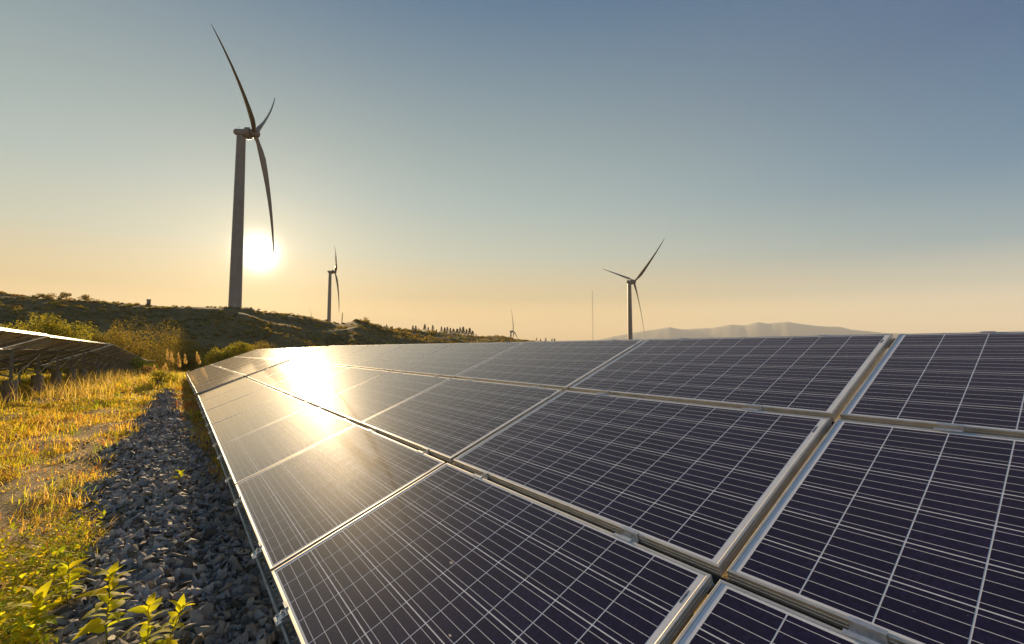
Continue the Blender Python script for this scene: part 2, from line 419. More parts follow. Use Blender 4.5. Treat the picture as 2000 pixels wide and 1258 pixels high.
def mid_clamp():
    mb = MB(); g = GV/2; t = .0022
    prof = [(-g-.009, .0005), (-g+t, .0005), (-g+t, -.026), (g-t, -.026), (g-t, .0005), (g+.009, .0005), (g+.009, .0005+t), (g-2*t, .0005+t), (g-2*t, -.026+t), (-g+2*t, -.026+t), (-g+2*t, .0005+t), (-g-.009, .0005+t)]
    mb.extrude(prof, -.038, .038); mb.tube((0, 0, -.0238), (0, 0, -.016), .0065, n=6); return mb.me('mid_clamp', M_ALU2)
def end_clamp(sgn):
    mb = MB(); t = .0024; q = sgn
    prof = [(q*.010, .0005), (q*.010, .0005+t), (-q*(t+.001), .0005+t), (-q*(t+.001), -.030+t), (-q*.032, -.030+t), (-q*.032, -.030), (-q*.001, -.030), (-q*.001, .0005)]
    if q < 0: prof = prof[::-1]
    mb.extrude(prof, -.026, .026); mb.tube((0, -q*.018, -.0276), (0, -q*.018, -.016), .0072, n=12); return mb.me('end_clamp', M_ALU2)
ME_MID = mid_clamp(); ME_END = end_clamp(1); ME_ENDT = end_clamp(-1)
mb = MB(); mb.tube((0, 0, 0), (0, 0, .004), .0042, n=6)
ME_SOCK = mb.me('bolt', M_BOLT)
mb = MB(); mb.box(-.034, .034, -.05, .004, -.0395, -.0365); mb.box(-.034, .034, -.0525, -.0503, -.060, -.0362); mb.box(-.030, -.027, -.045, .004, -.0362, -.031); mb.box(-.02, .02, -.047, -.0435, -.0362, -.029)
ME_BRK = mb.me('bracket_plate', M_ALU2)

def channel(length, holes):
    """slotted C-channel under the panels, open side up, running along -x from 0"""
    mb = MB(); t = .0022; w0, w1 = -.040, .006; zt, zb = -FD-.004, -FD-.045
    mb.box(-length, 0, w0, w0+t, zb, zt); mb.box(-length, 0, w1-t, w1, zb, zt)
    mb.box(-length, 0, w0+t, w0+.009, zt-t, zt)
    if not holes: mb.box(-length, 0, w0+t, w1-t, zb, zb+t)
    else:
        y0, y1 = w0+t, w1-t; ya, yb = y0+.012, y1-.012
        mb.box(-length, 0, y0, ya, zb, zb+t); mb.box(-length, 0, yb, y1, zb, zb+t)
        n = int(length/.05)
        for i in range(n):
            x1 = -i*.05; mb.box(x1-.022, x1, ya, yb, zb, zb+t)
    return mb.me('purlin', M_GALV)
TAB = {}
def table(o, az, slope, tilt, ncol, label, detail=0, group='solar tables standing in long rows', cell_cols=(), first_off=0.0, near_piers=False):
    """o: near bottom corner of the top surface (world). Local -x runs along the row, +y up the slope."""
    L = ncol*PU-GU
    gx, gy = o[0], o[1]
    yaw = math.atan2(-math.cos(az), math.sin(az))
    zb = h1(gx, gy)
    root = empty('solar_table', (gx, gy, zb), (0, slope, yaw)); h0 = o[2]-zb
    tag(root, label, 'solar panels', group)
    ct, st = math.cos(tilt), math.sin(tilt)
    def T(x, v, n=0): return (x, v*ct-n*st, h0+v*st+n*ct)
    rot = (tilt, 0, 0)
    for c in range(ncol):
        for r in range(3):
            jx, jn = random.uniform(-.002, .002), random.uniform(-.0012, .0012)
            p = obj('solar_panel', ME_LAM, root, T(-(c+.5)*PU+GU/2+jx, r*PV+PW/2, jn), (tilt+random.uniform(-.0012, .0012), random.uniform(-.0012, .0012), random.uniform(-.0006, .0006)))
            obj('frame', ME_FRAME, p)
            if detail == 2 and c in cell_cols:
                for i in range(10):
                    for j in range(6): obj('cell', ME_CELL, p, (X0+i*CP, Y0+j*CP, -LT))
            else:
                tag(obj('cells', ME_CELLS, p, (X0, Y0, -LT)), kind='stuff')
            if detail == 2: obj('bus_ribbon', ME_RIB, p); obj('serial_label', ME_SER, p)
            else: obj('junction_box', ME_JB, p, (.5, .2, 0))
            TAB[(label, c, r)] = p
            if detail >= 1:
                for fx in (.2, .78):
                    x = -(c+fx)*PU
                    if r == 0:
                        e = obj('end_clamp', ME_END, root, T(x, 0), rot)
                        obj('bolt', ME_SOCK, e, (0, -.018, -.016))
                        obj('bracket_plate', ME_BRK, e)
                    else: obj('mid_clamp', ME_MID, root, T(x, r*PV-GV/2), rot)
                    if r == 2: obj('end_clamp', ME_ENDT, root, T(x, 3*PV-GV), rot)
    ch = channel(L, False)
    obj('purlin', channel(L, True) if detail == 2 else ch, root, T(0, 0), rot)
    for v_ in (PV, 2*PV, 3*PV-GV/2+.012): obj('purlin', ch, root, T(0, v_-.002), rot)
    # rafters, posts and piers
    npost = max(2, int(round(L/2.9))); 
    for i in range(npost):
        x = -(L*(i+.5)/npost) - first_off
        raf = MB(); a0 = Vector(T(x, .12, -.125)); a1 = Vector(T(x, 2.95, -.125)); raf.bar(a0, a1, .05, .08)
        obj('rafter', raf.me('rafter', M_GALV), root)
        slope_dx = math.tan(slope)
        for vv, rad_ in ((.45, .13), (2.15, .15)):
            q = Vector(T(x, vv, -.165))
            wp = Matrix.Translation((gx, gy, zb)) @ Matrix.Rotation(yaw, 4, 'Z') @ Matrix.Rotation(slope, 4, 'Y') @ q
            gz = h1(wp.x, wp.y); hh = wp.z-gz
            ptop = min(hh-.12, .62 if vv > 1 else .22)
            pr = MB()
            base = q - Vector((0, 0, hh+.25)); top = q-Vector((0, 0, hh-ptop))
            pr.lathe([(0, rad_), (.25+ptop*.45, rad_), (.25+ptop*.45, rad_*1.03), (.25+ptop*.5, rad_*1.03), (.25+ptop*.5, rad_*.99), (.25+ptop-.07, rad_*.985), (.25+ptop-.07, rad_*1.02), (.25+ptop-.02, rad_*1.02), (.25+ptop, rad_*.95)], base, (0, 0, 1), 20)
            obj('pier', pr.me('pier', M_CONC, angle=40), root)
            po = MB(); pz0 = top.z-.05
            xq, yq = q.x, q.y; pz1 = q.z+.03
            po.box(xq-.045, xq+.045, yq-.03, yq-.026, pz0, pz1); po.box(xq-.045, xq-.041, yq-.026, yq+.03, pz0, pz1); po.box(xq+.041, xq+.045, yq-.026, yq+.03, pz0, pz1)
            obj('post', po.me('post', M_GALV), root)
            if vv > 1:
                br = MB(); br.bar((xq+.05, yq-.02, pz0+.16), T(x+.05, 1.15, -.17), .045, .045)
                obj('brace', br.me('brace', M_GALV), root)
                if i < npost-1 and detail != 2:
                    br = MB(); br.bar((xq-.01, yq+.034, pz0+.12), (xq-L/npost+.02, yq+.034, pz1-.1), .008, .035)
                    obj('brace', br.me('brace', M_GALV), root)
    if detail == 1:
        for r in range(3):
            mbc = MB(); pp = None
            for i in range(int(L/.25)):
                x = -i*.25; sag = .10*abs(math.sin(i*.42+r*1.3))+.02
                q = Vector(T(x, (r+.25)*PV, -.07-sag))
                if pp is not None: mbc.tube(pp, q, .006, n=5, cap=False)
                pp = q
            obj('cable', mbc.me('cable', M_PVC), root)
    return root
AZU = math.atan2(.594, .8045); TILT = R(21.61)
O1 = np.array([-.1441, .8423, CAMZ-1.0376]); u1 = np.array([-.594, .8045, 0])
t1 = table(O1-u1*PU, AZU, 0, TILT, 8, 'nearest solar table filling the right foreground with glossy dark panels and aluminium frames', 2, cell_cols=(0, 1, 2, 3, 4))
t2 = table((-7.265, 10.462, CAMZ-1.0), .640, -.007, .360, 8, 'solar table just beyond the nearest one in the same row, glowing gold under the sun', 1)
t3 = table((-15.93, 22.1, CAMZ-1.42), .640, -.05, .36, 8, 'third solar table of the right row, only a sliver showing past the second', 0)

LL = [(4.6, 8, .50, 18.0, .42, 'big solar table cut by the left edge of the picture, seen from its dark underside', 1),
      (18.35, 9, .40, 33.5, .285, 'second solar table of the left row, seen from beneath with piers in the grass', 1),
      (33.9, 9, .27, 49, -.42, 'third solar table of the left row, starting where its top edge bends downhill', 0),
      (49.3, 8, -.44, 62.7, -1.02, 'fourth solar table of the left row, small and dark in the middle of the slope', 0),
      (63, 7, -1.04, 74.5, -1.50, 'fifth solar table of the left row, low above the dry grass before the last one', 0),
      (76, 10, -1.55, 92, -1.75, 'last solar table of the left row with a level bright top edge', 0)]
wv = (3*PW+2*GV)
for a0, nc, z0, a1, z1, lab, det in LL:
    sl_ = -math.atan2(z0-z1, a1-a0)
    ptop = 3.0; pb = ptop+wv*math.cos(TILT)
    gx, gy = xy(a0, pb)
    table((gx, gy, CAMZ+z0-wv*math.sin(TILT)), AZU, sl_, TILT, nc, lab, det, group='solar tables standing in long rows', first_off=-1.2 if nc == 9 and a0 < 20 else 0)

# small droppings on the near panels
def uv_world(u, v): return None
for (c, r, lx, ly, s_) in ((1, 0, -.02, .05, 1.0), (1, 0, .28, -.13, .8), (1, 0, -.42, -.30, .6), (2, 0, .1, .25, .6), (1, 2, -.3, .1, .5), (0, 1, .2, .1, .5)):
    p = TAB[('nearest solar table filling the right foreground with glossy dark panels and aluminium frames', c, r)]
    mb = MB(); n = 9; pts_ = []
    for i in range(n):
        t = 2*math.pi*i/n; q = random.uniform(.7, 1.2); pts_.append((lx+math.cos(t)*.010*q*s_, ly+math.sin(t)*.005*q*s_))
    mb.add([(x, y, -.0012) for x, y in pts_]+[(x, y, -.0016) for x, y in pts_], [tuple(range(n))]+[(i+n, (i+1) % n+n, (i+1) % n, i) for i in range(n)])
    obj('dirt_spot', mb.me('dirt_spot', M_DROP), p)

# ---------------------------------------------------------------- wind turbines
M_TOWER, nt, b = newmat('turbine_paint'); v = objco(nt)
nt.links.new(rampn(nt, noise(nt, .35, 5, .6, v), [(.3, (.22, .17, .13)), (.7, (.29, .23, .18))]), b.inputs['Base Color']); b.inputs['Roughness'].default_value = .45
def blade_mesh(Rb, pitch, bow=(.125, -.102)):
    """blade along +z from the hub, rotor axis +y, tangent +x"""
    st = [(0, .9, 1), (.03, .9, 1), (.07, 1.15, .75), (.13, 1.75, .42), (.2, 2.1, .27), (.3, 1.85, .21), (.42, 1.5, .18), (.55, 1.2, .17), (.68, .93, .16), (.8, .7, .15), (.9, .5, .14), (.96, .33, .13), (.99, .17, .12), (1, .05, .12)]
    n = 12; V = []; k = Rb/50
    for t, ch, th in st:
        ang = pitch - R(14)*(1-t)
        off = Rb*(bow[0]*t+bow[1]*t*t)
        for i in range(n):
            a = 2*math.pi*i/n
            cx = math.cos(a)*ch*k*(.64 if th < .9 else 1)
            if th < .9: cx += ch*k*.35
            cyy = math.sin(a)*ch*th*k*(1 if th > .9 else (.75+.5*(math.cos(a) < 0)))
            V.append((cx*math.cos(ang)-cyy*math.sin(ang), off+cx*math.sin(ang)+cyy*math.cos(ang), t*Rb))
    Fc = [(j*n+i, j*n+(i+1) % n, (j+1)*n+(i+1) % n, (j+1)*n+i) for j in range(len(st)-1) for i in range(n)]
    Fc += [tuple(range(n))[::-1], tuple(range((len(st)-1)*n, len(st)*n))]
    return mesh('blade', V, Fc, M_TOWER, True)
def turbine(hub, yaw, phi, Rb, perm, label, pitch=R(62), rt=1.75, rb=2.5, far=False):
    k = Rb/52; off = 5.3*k
    tx, ty_ = hub[0]-math.sin(yaw)*off, hub[1]-math.cos(yaw)*off
    gz = h1(tx, ty_)
    root = empty('wind_turbine', (tx, ty_, gz), (0, 0, -yaw)); tag(root, label, 'wind turbine', 'white three-bladed wind turbines')
    hz = hub[2]-gz; tl = R(5); nz = hz-off*math.tan(tl)
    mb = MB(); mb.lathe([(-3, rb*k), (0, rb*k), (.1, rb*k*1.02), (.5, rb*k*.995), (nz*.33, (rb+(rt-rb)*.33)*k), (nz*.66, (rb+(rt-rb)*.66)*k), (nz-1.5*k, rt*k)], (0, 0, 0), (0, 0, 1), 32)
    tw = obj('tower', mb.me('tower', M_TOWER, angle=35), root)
    if not far:
        mb = MB()
        for zf in (.33, .66):
            rz = (rb+(rt-rb)*zf)*k; mb.lathe([(nz*zf-.18, rz*.99), (nz*zf-.16, rz*1.03), (nz*zf+.16, rz*1.03), (nz*zf+.18, rz*.99)], (0, 0, 0), (0, 0, 1), 32)
        obj('flange', mb.me('flange', M_GALV), tw)
        lc = Vector((-tx, -ty_, 0)).normalized(); la = math.atan2(lc.y, lc.x)+yaw
        mb = MB(); mb.box(rb*k-.08, rb*k+.07, -.5, .5, 1.1, 3.3); mb.box(rb*k-.05, rb*k+1.1, -.7, .7, .82, .95); mb.box(rb*k+1.1, rb*k+1.9, -.6, .6, .3, .5)
        obj('door', mb.me('door', M_GALV), tw, rot=(0, 0, la))
    ax = Vector((0, math.cos(tl), math.sin(tl))); c0 = Vector((0, 0, nz))
    # rounded nacelle shell
    V = []; prof = [(-3.0, .55, .45), (-2.7, 1.05, .9), (-2.0, 1.45, 1.35), (-.8, 1.62, 1.6), (1.2, 1.68, 1.68), (2.9, 1.72, 1.72)]; n = 20
    zax = Vector((0, -math.sin(tl), math.cos(tl)))
    for t, w, h_ in prof:
        for i in range(n):
            a = 2*math.pi*i/n; ca, sa = math.cos(a), math.sin(a)
            sq = (abs(ca)**4+abs(sa)**4)**-.25*.93
            V.append(c0+ax*t*k+Vector((1, 0, 0))*ca*sq*w*k+zax*((sa*sq*h_)*k+(.35*k if t < -1.5 else 0)))
    m_ = len(prof)
    Fc = [(j*n+i, j*n+(i+1) % n, (j+1)*n+(i+1) % n, (j+1)*n+i) for j in range(m_-1) for i in range(n)]+[tuple(range(n))[::-1], tuple(range((m_-1)*n, m_*n))]
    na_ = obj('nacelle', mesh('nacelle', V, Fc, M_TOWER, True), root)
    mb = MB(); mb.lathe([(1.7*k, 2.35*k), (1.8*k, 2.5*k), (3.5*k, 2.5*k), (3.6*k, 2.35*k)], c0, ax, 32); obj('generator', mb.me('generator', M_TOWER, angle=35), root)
    if not far:
        mb = MB(); mb.tube(c0+ax*-1.0*k+zax*1.5*k, c0+ax*-1.0*k+zax*2.9*k, .06, n=6); mb.tube(c0+Vector((.25, -1.0*k, 2.5*k)), c0+Vector((-.25, -1.0*k, 2.5*k)), .05, n=6)
        obj('wind_vane', mb.me('wind_vane', M_BOLT), root)
    hb = c0+ax*(off/math.cos(tl))
    mb = MB(); mb.lathe([(-1.7*k, 1.5*k), (-1.2*k, 1.85*k), (.6*k, 1.9*k), (1.3*k, 1.6*k), (1.8*k, 1.05*k), (2.05*k, .3*k)], hb, ax, 28); obj('spinner', mb.me('spinner', M_TOWER, True), root)
    bm_ = blade_mesh(Rb, pitch)
    hloc = Vector((1, 0, 0)); w = zax
    for j in range(3):
        ph = phi+j*2*math.pi/3
        d = w*math.cos(ph)+hloc*math.sin(ph); tn = ax.cross(d)
        m4 = Matrix((( tn.x, ax.x, d.x), (tn.y, ax.y, d.y), (tn.z, ax.z, d.z)))
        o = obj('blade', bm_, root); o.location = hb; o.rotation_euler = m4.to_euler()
    return root
def HUB(x, y, depth):
    d = ray(x, y)*depth; return (d[0], d[1], d[2]+CAMZ)
turbine(HUB(498, 261, 196.8), R(75.58), R(74.77), 52, -1, 'tallest wind turbine on the hill crest on the left, just beside the low sun')
turbine(HUB(1238, 550.5, 361.5), R(64.7), R(52.6), 45, -1, 'wind turbine standing beyond the panels right of centre, three blades spread open', rb=2.3)
turbine(HUB(654, 531, 472), R(69.5), R(319.2), 45, -1, 'mid-distance wind turbine behind the hill ridge, right of the sun', rb=2.4)
turbine(HUB(1002, 647, 918), R(101), R(8.3), 45, 1, 'small far wind turbine over the low ridge end near the picture centre', far=True)
turbine(HUB(608, 619, 1850), R(80), R(28), 45, 1, 'tiniest far wind turbine, just two blade tips above the hill crest', far=True)

# met mast with guy lines
d_ = ray(1158, 662)*620
mx0, my0 = d_[0], d_[1]; gz = h1(mx0, my0)
top = (ray(1158, 567)*620)[2]+CAMZ
root = empty('lattice_mast', (mx0, my0, gz)); tag(root, 'thin lattice mast standing alone between the far turbines', 'mast')
mb = MB(); hh = top-gz; s3 = [(.55*math.cos(t), .55*math.sin(t)) for t in (0, 2.094, 4.189)]
for x, y in s3: mb.tube((x, y, -1), (x, y, hh), .07, n=5)
obj('mast_leg', mb.me('mast_leg', M_GALV), root)
mb = MB(); nn = int(hh/2.2)
for i in range(nn):
    z0 = i*2.2
    for k_ in range(3):
        a, c = s3[k_], s3[(k_+1) % 3]; mb.tube((a[0], a[1], z0), (c[0], c[1], z0+2.2), .035, n=4, cap=False)
tag(obj('lacing', mb.me('lacing', M_GALV), root), kind='stuff')
# crest marker post and pole
def on_crest(px_, r_):
    d = ray(px_, 600); hd = np.array([d[0], d[1]])/math.hypot(d[0], d[1]); x, y = hd*r_; return x, y, h1(x, y)
x, y, zz = on_crest(290, 207)
root = empty('marker_post', (x, y, zz)); tag(root, 'squat dark marker post alone on the skyline of the left hill', 'post')
mb = MB(); mb.box(-.42, .42, -.4, .4, -.5, 1.9); obj('shaft', mb.me('shaft', M_CONC), root); mb = MB(); mb.box(-.52, .52, -.5, .5, 1.903, 2.2); obj('cap', mb.me('cap', M_CONC), root)
x, y, zz = on_crest(668, 262)
mb = MB(); mb.tube((0, 0, -1), (.35, 0, 7.0), .28, .2, n=8)
tag(obj('pole', mb.me('pole', M_BARK), None, (x, y, zz)), 'short leaning pole on the ridge right of the mid-distance turbine', 'pole')

# ---------------------------------------------------------------- haze
M_HAZE = bpy.data.materials.new('haze_air'); M_HAZE.use_nodes = True; nt = M_HAZE.node_tree; nt.nodes.clear()
pv = nt.nodes.new('ShaderNodeVolumePrincipled'); pv.inputs['Color'].default_value = (.84, .84, .82, 1); pv.inputs['Density'].default_value = 1.0e-4; pv.inputs['Anisotropy'].default_value = .0
ho = nt.nodes.new('ShaderNodeOutputMaterial'); nt.links.new(pv.outputs[0], ho.inputs['Volume'])
mb = MB(); mb.box(-14000, 14000, -14000, 14000, -80, 780); hz_ = obj('haze', mb.me('haze', M_HAZE)); hz_['kind'] = 'stuff'; hz_['label'] = 'thin golden evening haze over the whole landscape'; hz_['category'] = 'haze'
# ---------------------------------------------------------------- gravel
M_STONE, nt, b = newmat('crushed_stone'); v = posco(nt)
at = nt.nodes.new('ShaderNodeAttribute'); at.attribute_name = 'tint'
oi = nt.nodes.new('ShaderNodeObjectInfo')
f2 = noise(nt, 160, 5, .75, v); f3 = noise(nt, 34, 4, .6, v)
cs = mixn(nt, 1.0, at.outputs['Color'], rampn(nt, f2, [(.3, (.5, .5, .54)), (.52, (1, 1, 1)), (.75, (1.7, 1.65, 1.6))]), 'MULTIPLY')
cs = mixn(nt, mathn(nt, 'MULTIPLY', f3, .45), cs, (.16, .125, .085))
nt.links.new(cs, b.inputs['Base Color']); b.inputs['Roughness'].default_value = .78; b.inputs['Specular IOR Level'].default_value = .4
bump(nt, b, mathn(nt, 'ADD', f2, f3), .9, .004)
def stone_proto(sd_):
    r_ = np.random.default_rng(sd_)
    import bmesh
    bm = bmesh.new()
    n = r_.integers(7, 10)
    pts_ = r_.normal(size=(n, 3)); pts_ /= np.linalg.norm(pts_, axis=1)[:, None]
    pts_ *= np.array([1.0, r_.uniform(.55, .8), r_.uniform(.34, .55)])*r_.uniform(.85, 1.1, (n, 1))
    for q in pts_: bm.verts.new(q)
    bmesh.ops.convex_hull(bm, input=bm.verts)
    bmesh.ops.delete(bm, geom=[w for w in bm.verts if not w.link_faces], context='VERTS')
    bmesh.ops.triangulate(bm, faces=bm.faces)
    bm.verts.index_update()
    V = np.array([w.co[:] for w in bm.verts]); Fc = np.array([[w.index for w in f.verts] for f in bm.faces]); bm.free()
    return V, Fc
PROT = [stone_proto(i) for i in range(14)]
def stone_colour(n):
    base = np.array([.38, .335, .285])*rng.uniform(.55, 1.7, (n, 1))
    w = rng.random(n)
    base[w > .86] = np.array([.30, .28, .25])*rng.uniform(.7, 1.2, ((w > .86).sum(), 1))
    base[w > .96] = np.array([.44, .41, .38])*rng.uniform(.8, 1.2, ((w > .96).sum(), 1))
    m = (w < .12); base[m] = np.array([.11, .085, .06])*rng.uniform(.7, 1.2, (m.sum(), 1))
    return base
def rotm(n):
    q = rng.normal(size=(n, 4)); q[:, 1:3] *= .45; q /= np.linalg.norm(q, axis=1)[:, None]
    w, x, y, z_ = q.T
    return np.stack([1-2*(y*y+z_*z_), 2*(x*y-z_*w), 2*(x*z_+y*w), 2*(x*y+z_*w), 1-2*(x*x+z_*z_), 2*(y*z_-x*w), 2*(x*z_-y*w), 2*(y*z_+x*w), 1-2*(x*x+y*y)], 1).reshape(n, 3, 3)
def band_edge(a):
    """left and right edge of the gravel (p values)"""
    l = .40+np.interp(a, [0, 3, 5, 8, 11, 14, 18, 21], [-.05, .06, .22, .36, .26, .28, .20, -.1])+.07*np.sin(a*2.3)+.04*np.sin(a*5.9+1)
    r = np.interp(a, [0, 4, 6, 8, 10, 12, 16, 21], [-.75, -.66, -.48, -.30, -.22, -.16, -.02, .12])+.06*np.sin(a*1.9+2)
    return l, r
stones = []
N = 21000
a = 1.2+19.5*rng.random(N)**1.55; l, r = band_edge(a)
p = r+(l-r)*rng.random(N)+rng.normal(0, .05, N)
lay = rng.random(N)
size = rng.gamma(2.6, .0098, N)+.011; size = np.clip(size, .012, .072)
x, y = xy(a, p)
zz = H(x, y)+size*.15+lay*.035*(1-np.abs((p-(l+r)/2)/((l-r)/2+.01))**2).clip(0, 1)
extra = 1200
a2 = 1.5+16*rng.random(extra)**1.3; l2, r2 = band_edge(a2); p2 = np.where(rng.random(extra) < .5, l2+np.abs(rng.normal(0, .22, extra)), r2-np.abs(rng.normal(0, .2, extra)))
x2, y2 = xy(a2, p2); s2 = np.clip(rng.gamma(4, .004, extra)+.006, .008, .04); z2 = H(x2, y2)+s2*.2
x = np.concatenate([x, x2]); y = np.concatenate([y, y2]); zz = np.concatenate([zz, z2]); size = np.concatenate([size, s2]); N += extra
dep = y
app = size/np.maximum(dep, .3); scrx = 1000+F*x/y; scry = 629+F*(1.5-zz)/y
vis = (dep > .5) & (scrx > -60) & (scry < 1330)
vis &= (scrx < 720)
keep = np.where(vis)[0]
order = keep[np.argsort(-app[keep]*(scrx[keep] < 560))]
ind, rest = order[:300], order[300:]
cols = stone_colour(N); rots = rotm(N)
bed = g  # placeholder
root = empty('gravel_bed', (*xy(6, 0), h1(*xy(6, 0)))); root['kind'] = 'structure'; root['label'] = 'band of loose dark crushed stone beside the solar table'
rl = Vector(root.location)
for i in ind:
    V, Fc = PROT[i % 14]; 
    key = i % 14
    me = fast_mesh('stone', (V@rots[i].T)*size[i], Fc, M_STONE, np.repeat(cols[i:i+1], len(V), 0))
    o = obj('stone', me, root, (x[i]-rl.x, y[i]-rl.y, zz[i]-rl.z))
Vs, Fs, Cs = [], [], []; off = 0
for k_ in range(14):
    sel = rest[rest % 14 == k_]; V, Fc = PROT[k_]; n = len(sel)
    W = np.einsum('nij,vj->nvi', rots[sel], V)*size[sel][:, None, None]+np.stack([x[sel]-rl.x, y[sel]-rl.y, zz[sel]-rl.z], 1)[:, None, :]
    Vs.append(W.reshape(-1, 3)); Cs.append(np.repeat(cols[sel], len(V), 0))
    Fs.append((Fc[None]+(np.arange(n)*len(V))[:, None, None]).reshape(-1, 3)+off); off += n*len(V)
o = obj('loose_stones', fast_mesh('loose_stones', np.concatenate(Vs), np.concatenate(Fs), M_STONE, np.concatenate(Cs)), root); o['kind'] = 'stuff'

# ---------------------------------------------------------------- grass
def blades(px_, py_, hgt, wid, tint, lean=.5, nseg=3):
    """curved tapering blades rooted at (px,py)"""
    n = len(px_); th = rng.random(n)*2*math.pi; ld = lean*rng.uniform(.2, 1.3, n)*hgt
    pz = H(px_, py_)-.01
    dx, dy = np.cos(th), np.sin(th); wx, wy = -dy, dx
    tw = rng.uniform(-1, 1, n)
    V = np.zeros((n, 2*nseg+1, 3)); 
    for k_ in range(nseg+1):
        t = k_/nseg; f_ = t*t
        cx = px_+dx*ld*f_; cyy = py_+dy*ld*f_; cz = pz+hgt*(t-.28*f_*(ld/hgt).clip(0, 1.6))
        if k_ == nseg: V[:, 2*nseg] = np.stack([cx, cyy, cz], 1); break
        w = wid*(1-.55*t)/2
        a_ = th+tw*.8*t
        wx, wy = -np.sin(a_), np.cos(a_)
        V[:, 2*k_] = np.stack([cx-wx*w, cyy-wy*w, cz], 1); V[:, 2*k_+1] = np.stack([cx+wx*w, cyy+wy*w, cz], 1)
    m = 2*nseg+1; tri = []
    for k_ in range(nseg-1): tri += [(2*k_, 2*k_+1, 2*k_+3), (2*k_, 2*k_+3, 2*k_+2)]
    tri.append((2*nseg-2, 2*nseg-1, 2*nseg)); tri = np.array(tri)
    Fc = (tri[None]+(np.arange(n)*m)[:, None, None]).reshape(-1, 3)
    C = np.repeat(tint[:, None, :], m, 1)
    return V.reshape(-1, 3), Fc, C.reshape(-1, 3)
PALG = np.array([[.46, .46, .05], [.60, .49, .06], [.70, .47, .10], [.72, .52, .22], [.22, .32, .04], [.45, .19, .06]])
def vnoise(a, p, s_, seed=0):
    return .5+.25*(np.sin(a*s_+seed*1.7+1.3*np.sin(p*s_*1.4+seed))+np.sin(p*s_*1.9+seed*2.3+1.1*np.sin(a*s_*.8+seed*3)))
def tuft_field(n, amin, amax, pmin, pmax, powr, wts, hmul, seed, per=13, mask=None):
    a = amin+(amax-amin)*rng.random(n)**powr; p = pmin+(pmax-pmin)*rng.random(n)
    if mask is not None:
        k_ = mask(a, p) > rng.random(n); a, p = a[k_], p[k_]
    x, y = xy(a, p); sx_ = 1000+F*x/np.maximum(y, .01)
    k_ = (y > .8) & (sx_ > -120) & (sx_ < 760); x, y, a, p = x[k_], y[k_], a[k_], p[k_]; n = len(x)
    d = np.hypot(x, y)
    hh = hmul*rng.gamma(7, 1/7, n)*(.7+.6*vnoise(a, p, 1.1, seed))
    g_ = vnoise(a, p, .9, seed+5); g2 = vnoise(a, p, 2.7, seed+9)
    w = np.array(wts)[None, :]*np.stack([.3+g_*1.6, .5+g_, 1.3-g_*.6, 1.5-g_*1.2, .2+g2*1.2, .3+(1-g2)*1.2], 1); w /= w.sum(1)[:, None]
    ci = (w.cumsum(1) < rng.random(n)[:, None]).sum(1).clip(0, 5)
    tc_ = PALG[ci]*rng.uniform(.75, 1.2, (n, 1))
    rep = np.repeat(np.arange(n), per)
    sp = (.035+.004*d)[rep]
    bx = x[rep]+rng.normal(0, 1, len(rep))*sp; by = y[rep]+rng.normal(0, 1, len(rep))*sp
    hb = hh[rep]*rng.uniform(.45, 1.15, len(rep))
    wb = np.maximum(.0052, .0010*d)[rep]*rng.uniform(.7, 1.4, len(rep))
    tb_ = tc_[rep]*rng.uniform(.8, 1.2, (len(rep), 1))
    hb = .86*hb*np.where((p[rep] > 2.7) & (a[rep] < 27), .42, 1)*np.where(a[rep] < 18, .85, 1)
    return blades(bx, by, hb, wb, tb_, 1.25)
def strip_mask(a, p):
    l, r = band_edge(a)
    m = (p > l-.03)*1.0
    sand = np.exp(-((p-(l+.42+.15*np.sin(a*1.3)))/.30)**2)*(a > 4.8)*(a < 11.5)*(.96)
    sand2 = np.exp(-((p-1.9)/.35)**2)*(np.abs(a-13) < 2.5)*.5
    return m*(1-sand-sand2).clip(0, 1)*(sstep((vnoise(a, p, 1.7, 3)-.14)/.4)*1.1+.06).clip(0, 1)
def right_mask(a, p):
    l, r = band_edge(a)
    return (p < np.where(a < 20.5, r+.05, 9))*(.25+.75*vnoise(a, p, 2.1, 8))*sstep((a-2.5)/3)
def litter_mask(a, p):
    l, r = band_edge(a); return (p > l-.06)*(.45+.5*vnoise(a, p, 3.3, 12))
parts = [tuft_field(9000, 2.5, 19, .2, 4.5, 1.0, (.2, .6, 1.4, 1.8, .2, .9), .045, 15, per=7, mask=litter_mask), tuft_field(5200, 1.2, 8, .35, 5.5, 1.0, (1.2, 1.4, 1.5, 1.1, .5, .5), .17, 1, mask=strip_mask),
         tuft_field(9000, 6, 22, .2, 9, 1.1, (1.5, 1.8, 1.2, .6, .5, .3), .20, 2, mask=strip_mask),
         tuft_field(8500, 20, 75, -1.2, 12, 1.2, (1.3, 1.7, 1.4, .6, .5, .2), .30, 3, per=11),
         tuft_field(4600, 3.2, 24, -1.5, .3, 1.0, (.3, .6, .9, .7, .5, 1.8), .13, 4, per=12, mask=right_mask),
         tuft_field(5000, 15, 70, 3, 26, 1.0, (1.5, 1.7, 1.2, .4, .4, .2), .42, 6, per=10)]
off = 0; V, Fc, C = [], [], []
for v_, f_, c_ in parts: V.append(v_); Fc.append(f_+off); C.append(c_); off += len(v_)
o = obj('grass', fast_mesh('grass', np.concatenate(V), np.concatenate(Fc), M_GRASS, np.concatenate(C))); tag(o, 'golden backlit grass tufts growing between the gravel and the left row', 'grass', kind='stuff')
